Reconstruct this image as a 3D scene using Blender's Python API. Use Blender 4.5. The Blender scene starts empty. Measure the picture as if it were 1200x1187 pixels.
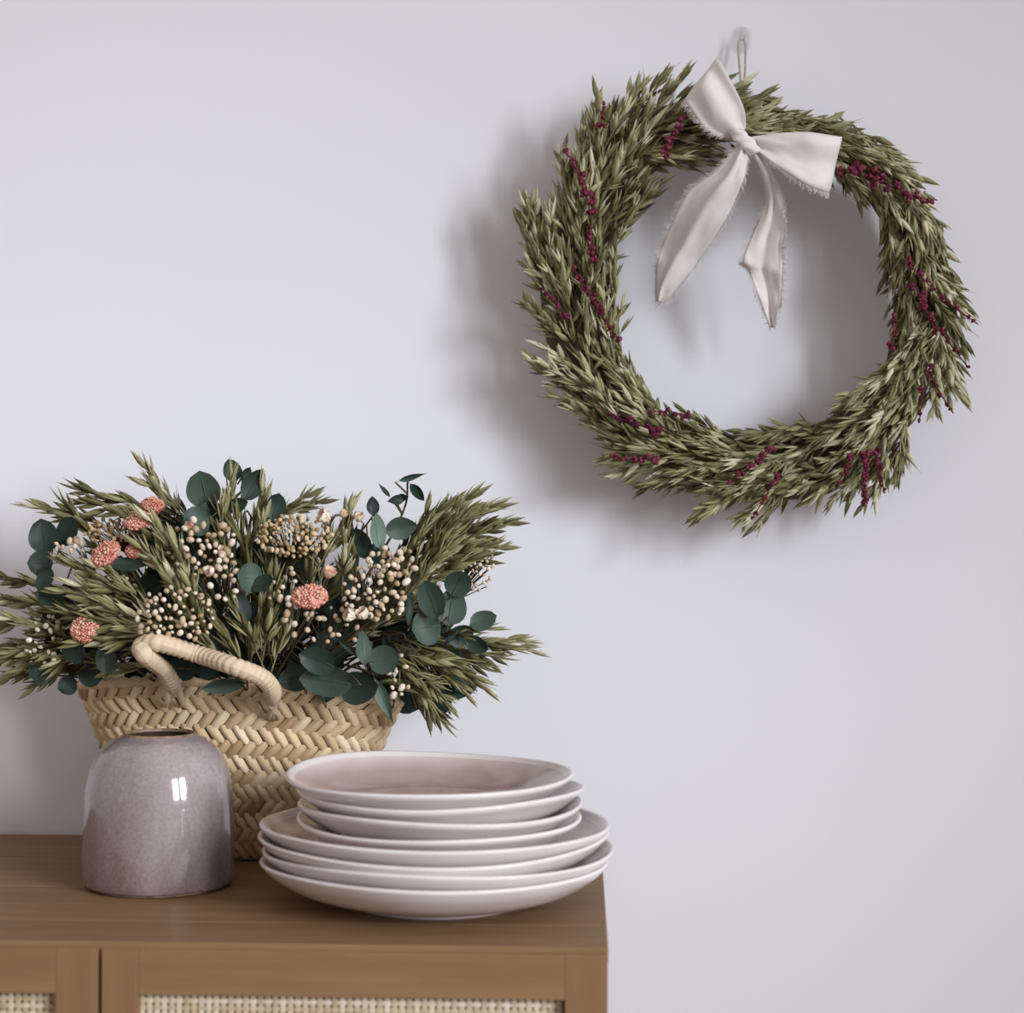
import bpy, bmesh, math, random
from mathutils import Vector, Matrix, noise
R = math.radians
PI = math.pi
SC = bpy.context.scene
COL = SC.collection
# ------------------------------------------------------------------ camera
FPX, CX, CY = 2200.0, 600.0, 593.5
TOP = 0.75                       # height of the cabinet top
CAMH = TOP + 0.304
CAM = Vector((0.0, -1.73, CAMH))
YAW, ROLL = R(2.0), R(0.25)
cd = bpy.data.cameras.new('camera'); cam = bpy.data.objects.new('camera', cd); COL.objects.link(cam)
cd.sensor_width = 36.0; cd.lens = FPX / 1200.0 * 36.0; cd.sensor_fit = 'HORIZONTAL'
cd.clip_start = 0.05; cd.clip_end = 50
cam.matrix_world = (Matrix.Translation(CAM) @ Matrix.Rotation(YAW, 4, 'Z') @ Matrix.Rotation(R(90), 4, 'X')
                    @ Matrix.Rotation(ROLL, 4, 'Z'))
cd.dof.use_dof = True; cd.dof.focus_distance = 1.56; cd.dof.aperture_fstop = 4.5
SC.camera = cam
RV = cam.matrix_world.to_3x3() @ Vector((1, 0, 0))
UV = cam.matrix_world.to_3x3() @ Vector((0, 1, 0))
FV = cam.matrix_world.to_3x3() @ Vector((0, 0, -1))

def ray(px, py): return RV * ((px - CX) / FPX) + UV * (-(py - CY) / FPX) + FV
def at_d(px, py, d): return CAM + ray(px, py) * d
def at_y(px, py, y):
    r = ray(px, py); return CAM + r * ((y - CAM.y) / r.y)
def at_z(px, py, z):
    r = ray(px, py); return CAM + r * ((z - CAM.z) / r.z)
def vdir(a, tow=0.0):            # a: degrees, 0 = right, 90 = up; tow > 0 leans out from the wall
    return (RV * math.cos(R(a)) + UV * math.sin(R(a)) - FV * tow).normalized()

# ------------------------------------------------------------------ light
SC.view_settings.view_transform = 'Standard'; SC.view_settings.look = 'None'
SC.view_settings.gamma = 1.0; SC.view_settings.use_curve_mapping = False
SC.view_settings.exposure = 0.0
w = bpy.data.worlds.new('room_ambient'); SC.world = w; w.use_nodes = True
w.node_tree.nodes['Background'].inputs[0].default_value = (1.0, 0.915, 0.895, 1)
w.node_tree.nodes['Background'].inputs[1].default_value = 0.52

def pane_light(loc, target, sx, sy, power, name):
    l = bpy.data.lights.new(name, 'AREA'); l.shape = 'RECTANGLE'; l.size = sx; l.size_y = sy; l.energy = power
    l.color = (0.87, 0.92, 1.0); l.spread = R(46)
    o = bpy.data.objects.new(name, l); COL.objects.link(o); o.location = loc
    o.rotation_euler = (Vector(target) - Vector(loc)).to_track_quat('-Z', 'Y').to_euler()
for k, off in enumerate((-0.40, 0.40)):   # the two panes of the window beside the camera
    pane_light((2.15 + off * 0.73, -2.75 + off * 0.68, 1.72), (-0.98 + off * 0.73, off * 0.68, 0.62), 0.50, 1.35, 6.9, 'window_daylight')

# ------------------------------------------------------------------ helpers
class MB:
    def __init__(s): s.v = []; s.f = []; s.t = []; s.cur = 0.5
    def add(s, vs, fs):
        b = len(s.v); s.v += [Vector(p) for p in vs]; s.f += [tuple(i + b for i in f) for f in fs]
        s.t += [s.cur] * len(vs)
    def tube(s, pts, rad, n=6, cap=True):
        pts = [Vector(p) for p in pts]
        if not isinstance(rad, (list, tuple)): rad = [rad] * len(pts)
        vs = []; ref = None
        for i, p in enumerate(pts):
            d = (pts[min(i + 1, len(pts) - 1)] - pts[max(i - 1, 0)])
            d = d.normalized() if d.length > 1e-9 else Vector((0, 0, 1))
            if ref is None: ref = d.orthogonal().normalized()
            a = (ref - d * ref.dot(d)).normalized(); ref = a; b = d.cross(a)
            for k in range(n):
                q = 2 * PI * k / n; vs.append(p + (a * math.cos(q) + b * math.sin(q)) * rad[i])
        fs = [(i * n + k, i * n + (k + 1) % n, (i + 1) * n + (k + 1) % n, (i + 1) * n + k)
              for i in range(len(pts) - 1) for k in range(n)]
        if cap: fs += [tuple(range(n - 1, -1, -1)), tuple(range((len(pts) - 1) * n, len(pts) * n))]
        s.add(vs, fs)
    def ball(s, c, r, seg=6, ring=4, sc=(1, 1, 1), M=None):
        c = Vector(c); vs = []
        def put(p):
            p = Vector((p[0] * sc[0] * r, p[1] * sc[1] * r, p[2] * sc[2] * r))
            vs.append(c + (M @ p if M else p))
        put((0, 0, 1))
        for i in range(1, ring):
            a = PI * i / ring
            for k in range(seg):
                b = 2 * PI * k / seg; put((math.sin(a) * math.cos(b), math.sin(a) * math.sin(b), math.cos(a)))
        put((0, 0, -1)); L = len(vs) - 1
        fs = [(0, 1 + k, 1 + (k + 1) % seg) for k in range(seg)]
        for i in range(ring - 2):
            for k in range(seg):
                a = 1 + i * seg; fs.append((a + k, a + seg + k, a + seg + (k + 1) % seg, a + (k + 1) % seg))
        a = 1 + (ring - 2) * seg
        fs += [(L, a + (k + 1) % seg, a + k) for k in range(seg)]
        s.add(vs, fs)
    def box(s, lo, hi):
        x0, y0, z0 = lo; x1, y1, z1 = hi
        s.add([(x0, y0, z0), (x1, y0, z0), (x1, y1, z0), (x0, y1, z0), (x0, y0, z1), (x1, y0, z1), (x1, y1, z1), (x0, y1, z1)],
              [(0, 3, 2, 1), (4, 5, 6, 7), (0, 1, 5, 4), (1, 2, 6, 5), (2, 3, 7, 6), (3, 0, 4, 7)])
    def grid(s, rows):               # rows of equal length
        n = len(rows[0]); vs = [p for r in rows for p in r]
        s.add(vs, [(i * n + k, i * n + k + 1, (i + 1) * n + k + 1, (i + 1) * n + k) for i in range(len(rows) - 1) for k in range(n - 1)])
    def mesh(s, name, mat, smooth=True):
        me = bpy.data.meshes.new(name); me.from_pydata([tuple(p) for p in s.v], [], s.f)
        a = me.attributes.new('tint', 'FLOAT', 'POINT'); a.data.foreach_set('value', s.t)
        if smooth: me.polygons.foreach_set('use_smooth', [True] * len(me.polygons))
        if mat: me.materials.append(mat)
        me.update(); return me
    def build(s, name, mat, parent=None, smooth=True, bevel=0.0, org=None):
        if org is not None:
            org = Vector(org); s.v = [p - org for p in s.v]
        o = put(name, s.mesh(name, mat, smooth), parent)
        if org is not None: o.location = org if parent is None else org - wpos(parent)
        if bevel:
            m = o.modifiers.new('bevel', 'BEVEL'); m.width = bevel; m.segments = 2; m.limit_method = 'ANGLE'
        return o
def wpos(o):
    p = Vector(o.location); q = o.parent
    while q: p += Vector(q.location); q = q.parent
    return p
def put(name, data, parent=None, M=None):
    o = bpy.data.objects.new(name, data); COL.objects.link(o)
    if parent: o.parent = parent
    if M is not None: o.matrix_basis = M
    return o
def tag(o, label=None, cat=None, group=None, kind=None):
    if label: o['label'] = label
    if cat: o['category'] = cat
    if group: o['group'] = group
    if kind: o['kind'] = kind
    return o
def thing(name, loc, label, cat, group=None):
    o = put(name, None); o.location = loc; o.empty_display_size = 0.02
    return tag(o, label, cat, group)
def local(parent, M):                # world matrix -> matrix under an unrotated parent
    return Matrix.Translation(-wpos(parent)) @ M
def frame(P, Z, X=None, s=1.0, roll=0.0):
    Z = Vector(Z).normalized(); X = Vector(X) if X is not None else Z.orthogonal()
    X = (X - Z * X.dot(Z)); X = X.normalized() if X.length > 1e-6 else Z.orthogonal().normalized()
    Y = Z.cross(X); M = Matrix((X, Y, Z)).transposed().to_4x4()
    sc = Matrix.Diagonal((s, s, s, 1)) if not isinstance(s, (tuple, list)) else Matrix.Diagonal((*s, 1))
    return Matrix.Translation(P) @ M @ Matrix.Rotation(roll, 4, 'Z') @ sc
def spline(ctrl, n):                 # Catmull-Rom through vectors
    P = [Vector(c) for c in ctrl]; out = []
    for i in range(n):
        t = i / (n - 1) * (len(P) - 1); k = min(int(t), len(P) - 2); f = t - k
        a, b, c, d = P[max(k - 1, 0)], P[k], P[k + 1], P[min(k + 2, len(P) - 1)]
        out.append(0.5 * ((2 * b) + (c - a) * f + (2 * a - 5 * b + 4 * c - d) * f * f + (3 * b - a - 3 * c + d) * f ** 3))
    return out

# ------------------------------------------------------------------ materials
class Mat:
    def __init__(s, name, rough=0.6, spec=0.5):
        s.m = bpy.data.materials.new(name); s.m.use_nodes = True; s.nt = s.m.node_tree
        s.b = s.nt.nodes['Principled BSDF']; s.b.inputs['Roughness'].default_value = rough
        s.b.inputs['Specular IOR Level'].default_value = spec
    def n(s, t, **kw):
        x = s.nt.nodes.new(t)
        for k, v in kw.items():
            if hasattr(x, k): setattr(x, k, v)
            else: x.inputs[k].default_value = v
        return x
    def l(s, a, b): s.nt.links.new(a, b)
    def coords(s, kind='Object', scale=(1, 1, 1)):
        tc = s.n('ShaderNodeTexCoord'); mp = s.n('ShaderNodeMapping'); mp.inputs['Scale'].default_value = scale
        s.l(tc.outputs[kind], mp.inputs[0]); return mp.outputs[0]
    def noise(s, vec, scale, detail=4, rough=0.55):
        x = s.n('ShaderNodeTexNoise'); x.inputs['Scale'].default_value = scale; x.inputs['Detail'].default_value = detail
        x.inputs['Roughness'].default_value = rough
        if vec: s.l(vec, x.inputs['Vector'])
        return x.outputs[0]
    def ramp(s, fac, stops):
        x = s.n('ShaderNodeValToRGB'); e = x.color_ramp.elements
        while len(e) < len(stops): e.new(0.5)
        for el, (p, c) in zip(e, stops): el.position = p; el.color = (*c, 1)
        s.l(fac, x.inputs[0]); return x.outputs[0]
    def math(s, op, a, b):
        x = s.n('ShaderNodeMath', operation=op)
        for i, q in enumerate((a, b)):
            if isinstance(q, (int, float)): x.inputs[i].default_value = q
            else: s.l(q, x.inputs[i])
        return x.outputs[0]
    def color(s, c):
        if isinstance(c, tuple): s.b.inputs['Base Color'].default_value = (*c, 1)
        else: s.l(c, s.b.inputs['Base Color'])
        return s
    def bump(s, h, strength=0.2, dist=0.001):
        x = s.n('ShaderNodeBump'); x.inputs['Strength'].default_value = strength; x.inputs['Distance'].default_value = dist
        s.l(h, x.inputs['Height']); s.l(x.outputs[0], s.b.inputs['Normal']); return s

def tinted(name, stops, rough=0.6, amp=0.45, nscale=60, transl=0.0, spec=0.3):
    m = Mat(name, rough, spec)
    a = m.n('ShaderNodeAttribute', attribute_name='tint').outputs['Fac']
    oi = m.n('ShaderNodeObjectInfo').outputs['Random']
    nz = m.noise(m.coords(), nscale, 3)
    f = m.math('ADD', m.math('MULTIPLY', a, 1 - amp), m.math('MULTIPLY', nz, amp))
    f = m.math('ADD', f, m.math('MULTIPLY', m.math('SUBTRACT', oi, 0.5), 0.25))
    c = m.ramp(f, stops); m.color(c)
    if transl:
        t = m.n('ShaderNodeBsdfTranslucent'); m.l(c, t.inputs[0])
        mx = m.n('ShaderNodeMixShader'); mx.inputs[0].default_value = transl
        m.l(m.b.outputs[0], mx.inputs[1]); m.l(t.outputs[0], mx.inputs[2])
        m.l(mx.outputs[0], m.nt.nodes['Material Output'].inputs[0])
    return m.m

def wood(name, axis):
    m = Mat(name, 0.55, 0.2)
    sc = {'x': (1.6, 22, 22), 'z': (22, 22, 1.6)}[axis]
    v = m.coords('Object', sc)
    g = m.noise(v, 3.2, 6, 0.6); big = m.noise(m.coords('Object', (2, 6, 6)), 2.0, 3)
    oi = m.n('ShaderNodeObjectInfo').outputs['Random']
    f = m.math('ADD', m.math('MULTIPLY', g, 0.65), m.math('MULTIPLY', big, 0.35))
    f = m.math('ADD', f, m.math('MULTIPLY', m.math('SUBTRACT', oi, 0.5), 0.04))
    m.color(m.ramp(f, [(0.25, (0.160, 0.088, 0.040)), (0.5, (0.210, 0.120, 0.057)), (0.75, (0.262, 0.156, 0.078))]))
    m.bump(g, 0.12, 0.0006); return m.m

mW = Mat('wall_paint', 0.9, 0.2); nz = mW.noise(mW.coords(), 3.0, 3)
mW.color(mW.ramp(nz, [(0.3, (0.757, 0.755, 0.783)), (0.7, (0.777, 0.775, 0.803))])); mW.bump(mW.noise(mW.coords(), 220, 3), 0.06, 0.0008)
M_WALL = mW.m
M_WX, M_WZ = wood('oak_stain_along', 'x'), wood('oak_stain_upright', 'z')
mF = Mat('floor_oak', 0.5); mF.color(mF.ramp(mF.noise(mF.coords('Object', (1, 12, 1)), 4, 5), [(0.3, (0.16, 0.10, 0.06)), (0.7, (0.28, 0.19, 0.12))])); M_FLOOR = mF.m
M_OAT = tinted('dried_oat', [(0.12, (0.050, 0.045, 0.017)), (0.38, (0.175, 0.162, 0.066)), (0.60, (0.39, 0.365, 0.195)), (0.86, (0.76, 0.70, 0.51))], 0.55, 0.4, 90, 0.12)
M_OATB = tinted('dried_oat_olive', [(0.14, (0.045, 0.040, 0.015)), (0.45, (0.145, 0.132, 0.052)), (0.70, (0.31, 0.285, 0.14)), (0.96, (0.66, 0.60, 0.41))], 0.55, 0.4, 90, 0.12)
M_STEM = tinted('dried_stem', [(0.2, (0.045, 0.038, 0.016)), (0.8, (0.15, 0.12, 0.055))], 0.7)
M_RED = tinted('burgundy_blossom', [(0.2, (0.050, 0.004, 0.012)), (0.55, (0.125, 0.011, 0.030)), (0.85, (0.22, 0.040, 0.062))], 0.65, 0.4, 150)
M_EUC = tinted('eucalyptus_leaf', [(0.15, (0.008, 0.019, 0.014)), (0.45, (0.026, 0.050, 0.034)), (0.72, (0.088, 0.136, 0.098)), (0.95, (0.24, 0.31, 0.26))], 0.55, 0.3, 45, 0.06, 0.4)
M_BEAD = tinted('cream_bud', [(0.15, (0.34, 0.24, 0.13)), (0.5, (0.62, 0.49, 0.35)), (0.85, (0.82, 0.72, 0.60))], 0.7, 0.35, 120)
M_TAN = tinted('tan_bud', [(0.15, (0.22, 0.14, 0.06)), (0.5, (0.44, 0.31, 0.16)), (0.85, (0.66, 0.52, 0.34))], 0.7, 0.35, 120)
M_PINK = tinted('coral_floret', [(0.15, (0.40, 0.10, 0.06)), (0.45, (0.64, 0.27, 0.19)), (0.85, (0.84, 0.58, 0.46))], 0.75, 0.4, 200)
M_PETAL = tinted('cream_petal', [(0.15, (0.60, 0.33, 0.20)), (0.5, (0.78, 0.62, 0.46)), (0.85, (0.86, 0.78, 0.66))], 0.65, 0.35, 120, 0.1)
M_ORANGE = tinted('orange_disc', [(0.2, (0.34, 0.06, 0.03)), (0.8, (0.70, 0.24, 0.09))], 0.7, 0.4, 200)
M_STRAW = tinted('palm_straw', [(0.12, (0.33, 0.21, 0.10)), (0.42, (0.55, 0.395, 0.225)), (0.72, (0.70, 0.545, 0.345)), (0.95, (0.80, 0.68, 0.49))], 0.6, 0.45, 140)
M_STRAWD = tinted('palm_straw_lining', [(0.2, (0.16, 0.10, 0.045)), (0.8, (0.27, 0.18, 0.09))], 0.8)
M_ROPE = tinted('palm_rope', [(0.15, (0.36, 0.25, 0.14)), (0.5, (0.60, 0.46, 0.31)), (0.85, (0.72, 0.60, 0.45))], 0.65, 0.5, 220)
M_CANE = tinted('cane_strand', [(0.2, (0.36, 0.26, 0.15)), (0.6, (0.54, 0.44, 0.30)), (0.9, (0.66, 0.58, 0.46))], 0.55, 0.6, 60)

mR = Mat('linen_ribbon', 0.9, 0.1)
v = mR.coords(); wv = mR.n('ShaderNodeTexWave'); wv.inputs['Scale'].default_value = 260; mR.l(v, wv.inputs['Vector'])
c = mR.ramp(mR.noise(v, 35, 4), [(0.3, (0.87, 0.81, 0.785)), (0.7, (0.92, 0.87, 0.85))]); mR.color(c)
t = mR.n('ShaderNodeBsdfTranslucent'); mR.l(c, t.inputs[0]); mx = mR.n('ShaderNodeMixShader'); mx.inputs[0].default_value = 0.25
mR.l(mR.b.outputs[0], mx.inputs[1]); mR.l(t.outputs[0], mx.inputs[2]); mR.l(mx.outputs[0], mR.nt.nodes['Material Output'].inputs[0])
mR.bump(mR.noise(v, 500, 2), 0.25, 0.0006); M_RIB = mR.m

mP = Mat('plate_glaze', 0.16, 0.55); v = mP.coords()
mP.color(mP.ramp(mP.noise(v, 14, 5), [(0.3, (0.665, 0.595, 0.575)), (0.55, (0.725, 0.66, 0.64)), (0.75, (0.765, 0.71, 0.695))]))
mP.bump(mP.noise(v, 60, 3), 0.05, 0.001); M_PLATE = mP.m
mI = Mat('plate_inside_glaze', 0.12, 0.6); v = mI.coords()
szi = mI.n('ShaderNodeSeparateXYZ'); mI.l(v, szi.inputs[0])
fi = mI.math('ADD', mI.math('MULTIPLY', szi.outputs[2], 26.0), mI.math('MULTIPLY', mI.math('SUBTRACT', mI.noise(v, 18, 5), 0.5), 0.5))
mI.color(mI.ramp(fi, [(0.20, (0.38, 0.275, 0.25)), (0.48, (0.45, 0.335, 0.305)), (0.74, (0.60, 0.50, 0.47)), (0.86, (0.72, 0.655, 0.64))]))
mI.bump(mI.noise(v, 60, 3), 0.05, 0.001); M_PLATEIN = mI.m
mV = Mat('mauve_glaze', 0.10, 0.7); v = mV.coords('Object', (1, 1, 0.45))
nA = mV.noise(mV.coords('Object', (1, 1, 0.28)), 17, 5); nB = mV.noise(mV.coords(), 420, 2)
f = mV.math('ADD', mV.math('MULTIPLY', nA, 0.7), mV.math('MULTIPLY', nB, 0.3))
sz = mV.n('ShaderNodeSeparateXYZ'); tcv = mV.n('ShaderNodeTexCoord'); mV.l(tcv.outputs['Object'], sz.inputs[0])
f = mV.math('ADD', f, mV.math('MULTIPLY', mV.math('SUBTRACT', sz.outputs[2], 0.06), 1.6))  # paler with height: the shoulder's bright room reflection painted into the glaze
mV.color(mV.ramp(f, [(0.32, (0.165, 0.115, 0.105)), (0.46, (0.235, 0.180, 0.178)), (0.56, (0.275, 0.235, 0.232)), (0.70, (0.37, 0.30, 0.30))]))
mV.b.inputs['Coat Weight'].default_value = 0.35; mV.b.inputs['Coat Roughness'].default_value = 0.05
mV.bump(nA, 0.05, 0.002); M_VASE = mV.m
mU = Mat('bare_clay', 0.6); mU.color(mU.ramp(mU.noise(mU.coords(), 90, 4), [(0.3, (0.10, 0.06, 0.035)), (0.7, (0.30, 0.20, 0.12))])); M_CLAY = mU.m
mC = Mat('clear_plastic', 0.08); mC.color((0.95, 0.95, 0.95)); mC.b.inputs['Transmission Weight'].default_value = 0.92; mC.b.inputs['IOR'].default_value = 1.35; mC.b.inputs['IOR'].default_value = 1.12; mC.b.inputs['Alpha'].default_value = 0.4; M_CLEAR = mC.m
mT = Mat('beige_cord', 0.8); mT.color(mT.ramp(mT.noise(mT.coords(), 300, 2), [(0.3, (0.34, 0.27, 0.19)), (0.7, (0.52, 0.43, 0.33))])); M_CORD = mT.m
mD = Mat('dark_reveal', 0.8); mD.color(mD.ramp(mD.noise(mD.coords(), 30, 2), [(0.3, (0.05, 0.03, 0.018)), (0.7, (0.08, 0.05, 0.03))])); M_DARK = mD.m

# ------------------------------------------------------------------ the room
b = MB(); b.box((-2.6, 0.0, 0.0), (2.6, 0.12, 2.6)); tag(b.build('wall_back', M_WALL, smooth=False), kind='structure')
b = MB(); b.box((-2.6, -3.6, -0.08), (2.6, 0.12, 0.0)); tag(b.build('floor', M_FLOOR, smooth=False), kind='structure')
b = MB(); b.box((-2.6, -0.014, 0.0), (2.6, 0.0, 0.09)); tag(b.build('baseboard_back', M_WALL, smooth=False, bevel=0.003), kind='structure')

# ------------------------------------------------------------------ cabinet
YF = -0.434                                   # front face of the top
XR = at_y(713, 1110, YF).x                    # right end of the top
def px_x(px): return at_y(px, 1140, YF - 0.003).x
DW = px_x(713) - px_x(117)                    # one door and its gap
XL = XR - 3 * DW - 0.002
cab = thing('cabinet', ((XL + XR) / 2, YF / 2, 0), 'brown stained wooden cabinet with woven cane doors against the wall', 'cabinet')
YB = -0.016
seams = [YF, YF + 0.066, YF + 0.185, YF + 0.310, YB]
for i in range(4):
    b = MB(); b.box((XL, seams[i] + 0.0001, TOP - 0.011), (XR, seams[i + 1] - 0.0001, TOP)); b.build('top_plank', M_WX, cab, False, 0.0012, ((XL + XR) / 2, (seams[i] + seams[i + 1]) / 2, TOP))
XS = XR - 0.0015
b = MB(); b.box((XS - 0.018, YF + 0.020, 0.12), (XS, YB, TOP - 0.0112)); b.build('side_panel', M_WZ, cab, False, 0.001, (XS, YF / 2, 0.4))
b = MB(); b.box((XL + .0015, YF + 0.020, 0.12), (XL + 0.0195, YB, TOP - 0.0112)); b.build('side_panel', M_WZ, cab, False, 0.001, (XL, YF / 2, 0.4))
b = MB(); b.box((XL + 0.02, YB - 0.008, 0.12), (XS - 0.0185, YB, TOP - 0.0112)); b.build('back_panel', M_WX, cab, False, 0, ((XL + XR) / 2, YB, 0.4))
b = MB(); b.box((XL + 0.02, YF + 0.021, 0.12), (XS - 0.0185, YB - 0.0085, 0.138)); b.build('bottom_panel', M_WX, cab, False, 0.001, ((XL + XR) / 2, YF / 2, 0.13))
for k in (1, 2):
    x = XR - k * DW - 0.001
    b = MB(); b.box((x - 0.008, YF + 0.024, 0.139), (x + 0.008, YB - 0.0085, TOP - 0.0114)); b.build('divider', M_DARK, cab, False, 0, (x, YF / 2, 0.4))
for sx in (XL + 0.03, XS - 0.03):
    for sy in (YF + 0.05, YB - 0.04):
        b = MB(); b.tube([(sx, sy, 0), (sx, sy, 0.12)], [0.014, 0.02], 12); b.build('leg', M_WZ, cab, True, 0, (sx, sy, 0))
DTOP, DBOT = TOP - 0.0042, 0.125
YD0, YD1 = YF - 0.0035, YF + 0.0165            # door front and back
for k in range(3):
    x1 = XR - k * DW - (0.0004 if k == 0 else 0.0012); x0 = XR - (k + 1) * DW + 0.0012
    door = put('door', None, cab); door.location = Vector(((x0 + x1) / 2, YF, DBOT)) - wpos(cab)
    st, rl = 0.0255, 0.0315
    for (a, c) in ((x0, x0 + st), (x1 - st - 0.004, x1)):
        b = MB(); b.box((a, YD0, DBOT), (c, YD1, DTOP)); b.build('stile', M_WZ, door, False, 0.0005, (a, YF, 0.4))
    for (a, c) in ((DBOT, DBOT + rl + 0.02), (DTOP - rl, DTOP)):
        b = MB(); b.box((x0 + st, YD0, a), (x1 - st - 0.004, YD1, c)); b.build('rail', M_WX, door, False, 0.0005, (x0, YF, a))
    px0, px1, pz0, pz1 = x0 + st, x1 - st - 0.004, DBOT + rl + 0.02, DTOP - rl
    b = MB(); b.box((px0 - 0.004, YD0 + 0.0125, pz0 - .004), (px1 + 0.004, YD0 + 0.0145, pz1 + .004)); b.build('backing_panel', M_WX, door, False, 0, (px0, YF, pz0))
    # cane: woven flat strands, each passing over and under
    random.seed(5 + k); b = MB(); p = 0.0052; yw = YD0 + 0.0095
    nx, nzr = int((px1 - px0) / p), int((pz1 - pz0) / p)
    for i in range(nx + 1):
        x = px0 + i * p + 0.001; b.cur = random.random(); rows = []
        for j in range(nzr * 2 + 1):
            z = pz1 - j * p / 2; y = yw + 0.0006 * math.cos(PI * (j * 0.5 + i)); rows.append([(x - 0.0019, y, z), (x, y - 0.0004, z), (x + 0.0019, y, z)])
        b.grid(rows)
    for j in range(nzr + 1):
        z = pz1 - j * p - 0.001; b.cur = random.random(); rows = []
        for i in range(nx * 2 + 1):
            x = px0 + i * p / 2; y = yw - 0.0006 * math.cos(PI * (i * 0.5 + j)); rows.append([(x, y, z + 0.0016), (x, y - 0.0004, z), (x, y, z - 0.0016)])
        b.grid(rows)
    tag(b.build('cane_webbing', M_CANE, door, True, 0, (px0, YF, pz0)), 'pale woven cane webbing', kind='stuff')

# ------------------------------------------------------------------ lathe things
def lathe(b, prof, n=72, wob=None, c=(0, 0, 0)):
    rows = []
    for (r, z) in prof:
        row = []
        for k in range(n + 1):
            a = 2 * PI * (k % n) / n; q = wob(a, r, z) if wob else (r, z)
            row.append((c[0] + q[0] * math.cos(a), c[1] + q[0] * math.sin(a), c[2] + q[1]))
        rows.append(row)
    n1 = n; vs = [p for row in rows for p in row[:-1]]
    fs = [(i * n1 + k, i * n1 + (k + 1) % n1, (i + 1) * n1 + (k + 1) % n1, (i + 1) * n1 + k) for i in range(len(rows) - 1) for k in range(n1)]
    b.add(vs, fs)
def smooth_prof(p, n):
    return [(q.x, q.y) for q in spline([(a, c, 0) for a, c in p], n)]

vc = at_d(186, 1046, 1.504); vc.z = TOP
vase = thing('vase', vc, 'glossy mauve ceramic vase with a narrow round mouth on the cabinet', 'vase')
k = 1.504 / FPX
prof = [(0.0545, 0.0016)] + smooth_prof([(0.0585, 0.0030), (0.0600, 0.010), (0.0602, 0.03), (0.0596, 0.055), (0.0580, 0.078), (0.0545, 0.094), (0.0480, 0.107), (0.0390, 0.1155), (0.0320, 0.1188), (0.0290, 0.1200)], 40)
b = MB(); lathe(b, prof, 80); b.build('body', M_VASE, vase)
b = MB(); lathe(b, smooth_prof([(0.0290, 0.1200), (0.0284, 0.1216), (0.0276, 0.1220), (0.0270, 0.1212), (0.0268, 0.1195)], 12), 80)
tag(b.build('rim', M_CLAY, vase), 'brown unglazed rim')
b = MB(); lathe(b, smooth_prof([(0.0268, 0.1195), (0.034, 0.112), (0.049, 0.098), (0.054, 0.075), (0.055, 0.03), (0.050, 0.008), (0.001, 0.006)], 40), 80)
tag(b.build('inside', M_DARK, vase), 'dark inside')  # interior coloured dark to stand in for the shade inside the mouth
b = MB(); lathe(b, [(0.001, 0.0), (0.0535, 0.0), (0.0543, 0.0006), (0.0545, 0.0016), (0.001, 0.0020)], 80); tag(b.build('foot', M_CLAY, vase), 'dark unglazed foot ring')

def plate_mesh(Rp, h, fr, seed):
    rnd = random.Random(seed); ph = [rnd.uniform(0, 6.28) for _ in range(4)]
    def wob(a, r, z):
        e = (r / Rp) ** 3
        return (r * (1 + e * (0.006 * math.cos(2 * a + ph[0]) + 0.004 * math.cos(3 * a + ph[1]))),
                z + e * (0.0013 * math.cos(2 * a + ph[2]) + 0.0009 * math.cos(3 * a + ph[3])))
    t = 0.0052
    outer = smooth_prof([(fr + .002, 0.0028), (fr + 0.30 * (Rp - fr), 0.0065), (fr + 0.62 * (Rp - fr), 0.0135), (fr + 0.86 * (Rp - fr), 0.0235), (Rp - 0.0016, h - 0.0040), (Rp, h - 0.0014)], 22)
    lip = smooth_prof([(Rp - 0.0002, h - 0.0012), (Rp - 0.0014, h), (Rp - 0.0034, h - 0.0008)], 6)
    inner = smooth_prof([(Rp - 0.0036, h - 0.0010), (fr + 0.82 * (Rp - fr), 0.0250 + .001), (fr + 0.58 * (Rp - fr), 0.0135 + t), (fr + 0.2 * (Rp - fr), 0.0052 + t), (fr * 0.7, 0.0030 + t), (0.0008, 0.0028 + t)], 26)
    prof = [(0.0008, 0.002), (fr - 0.006, 0.002), (fr - 0.005, 0.0), (fr, 0.0), (fr + 0.001, 0.0014)] + outer + lip + inner
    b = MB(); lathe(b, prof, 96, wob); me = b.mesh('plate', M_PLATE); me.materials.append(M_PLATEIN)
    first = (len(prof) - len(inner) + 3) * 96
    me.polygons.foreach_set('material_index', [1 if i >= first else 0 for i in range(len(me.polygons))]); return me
pc = at_d(510, 1040, 1.445); pc.z = TOP
PX = 1.445 / FPX
ords = ['bottom', 'second from the bottom', 'third from the bottom', 'fourth from the bottom']
lab = ['bottom plate of the pink stoneware stack, resting on the cabinet', 'second large pink plate up from the cabinet top',
       'third large pink plate up from the cabinet top', 'uppermost large pink plate, carrying the smaller plates']
offs = [(0, 0, 0, 0.4), (3, 0, .5, 0.2), (-1, 0, -.4, 0.0), (-1, 0, .3, -0.2)]
zb = TOP
for i in range(4):
    o = put('dinner_plate', plate_mesh(0.1345, 0.035, 0.066, 10 + i)); dx, dy, rx, ry = offs[i]
    o.location = (pc.x + dx * PX, pc.y + dy, zb); o.rotation_euler = (R(rx * 0.3), R(ry * 0.4), i * 1.1)
    tag(o, lab[i], 'plate', 'large plates'); zb += 0.0092
lab = ['lowest small pink plate, lying in the uppermost large plate', 'second small pink plate above the large plates',
       'third small pink plate, just under the topmost one', 'topmost small pink plate with its glossy inside open to view']
zb = TOP + 0.0345
offs = [(5, 0, 0, 0), (6, 0, .4, 0.4), (7, 0, 0, 0.3), (-7, 0, 0.4, 1.0)]
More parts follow.
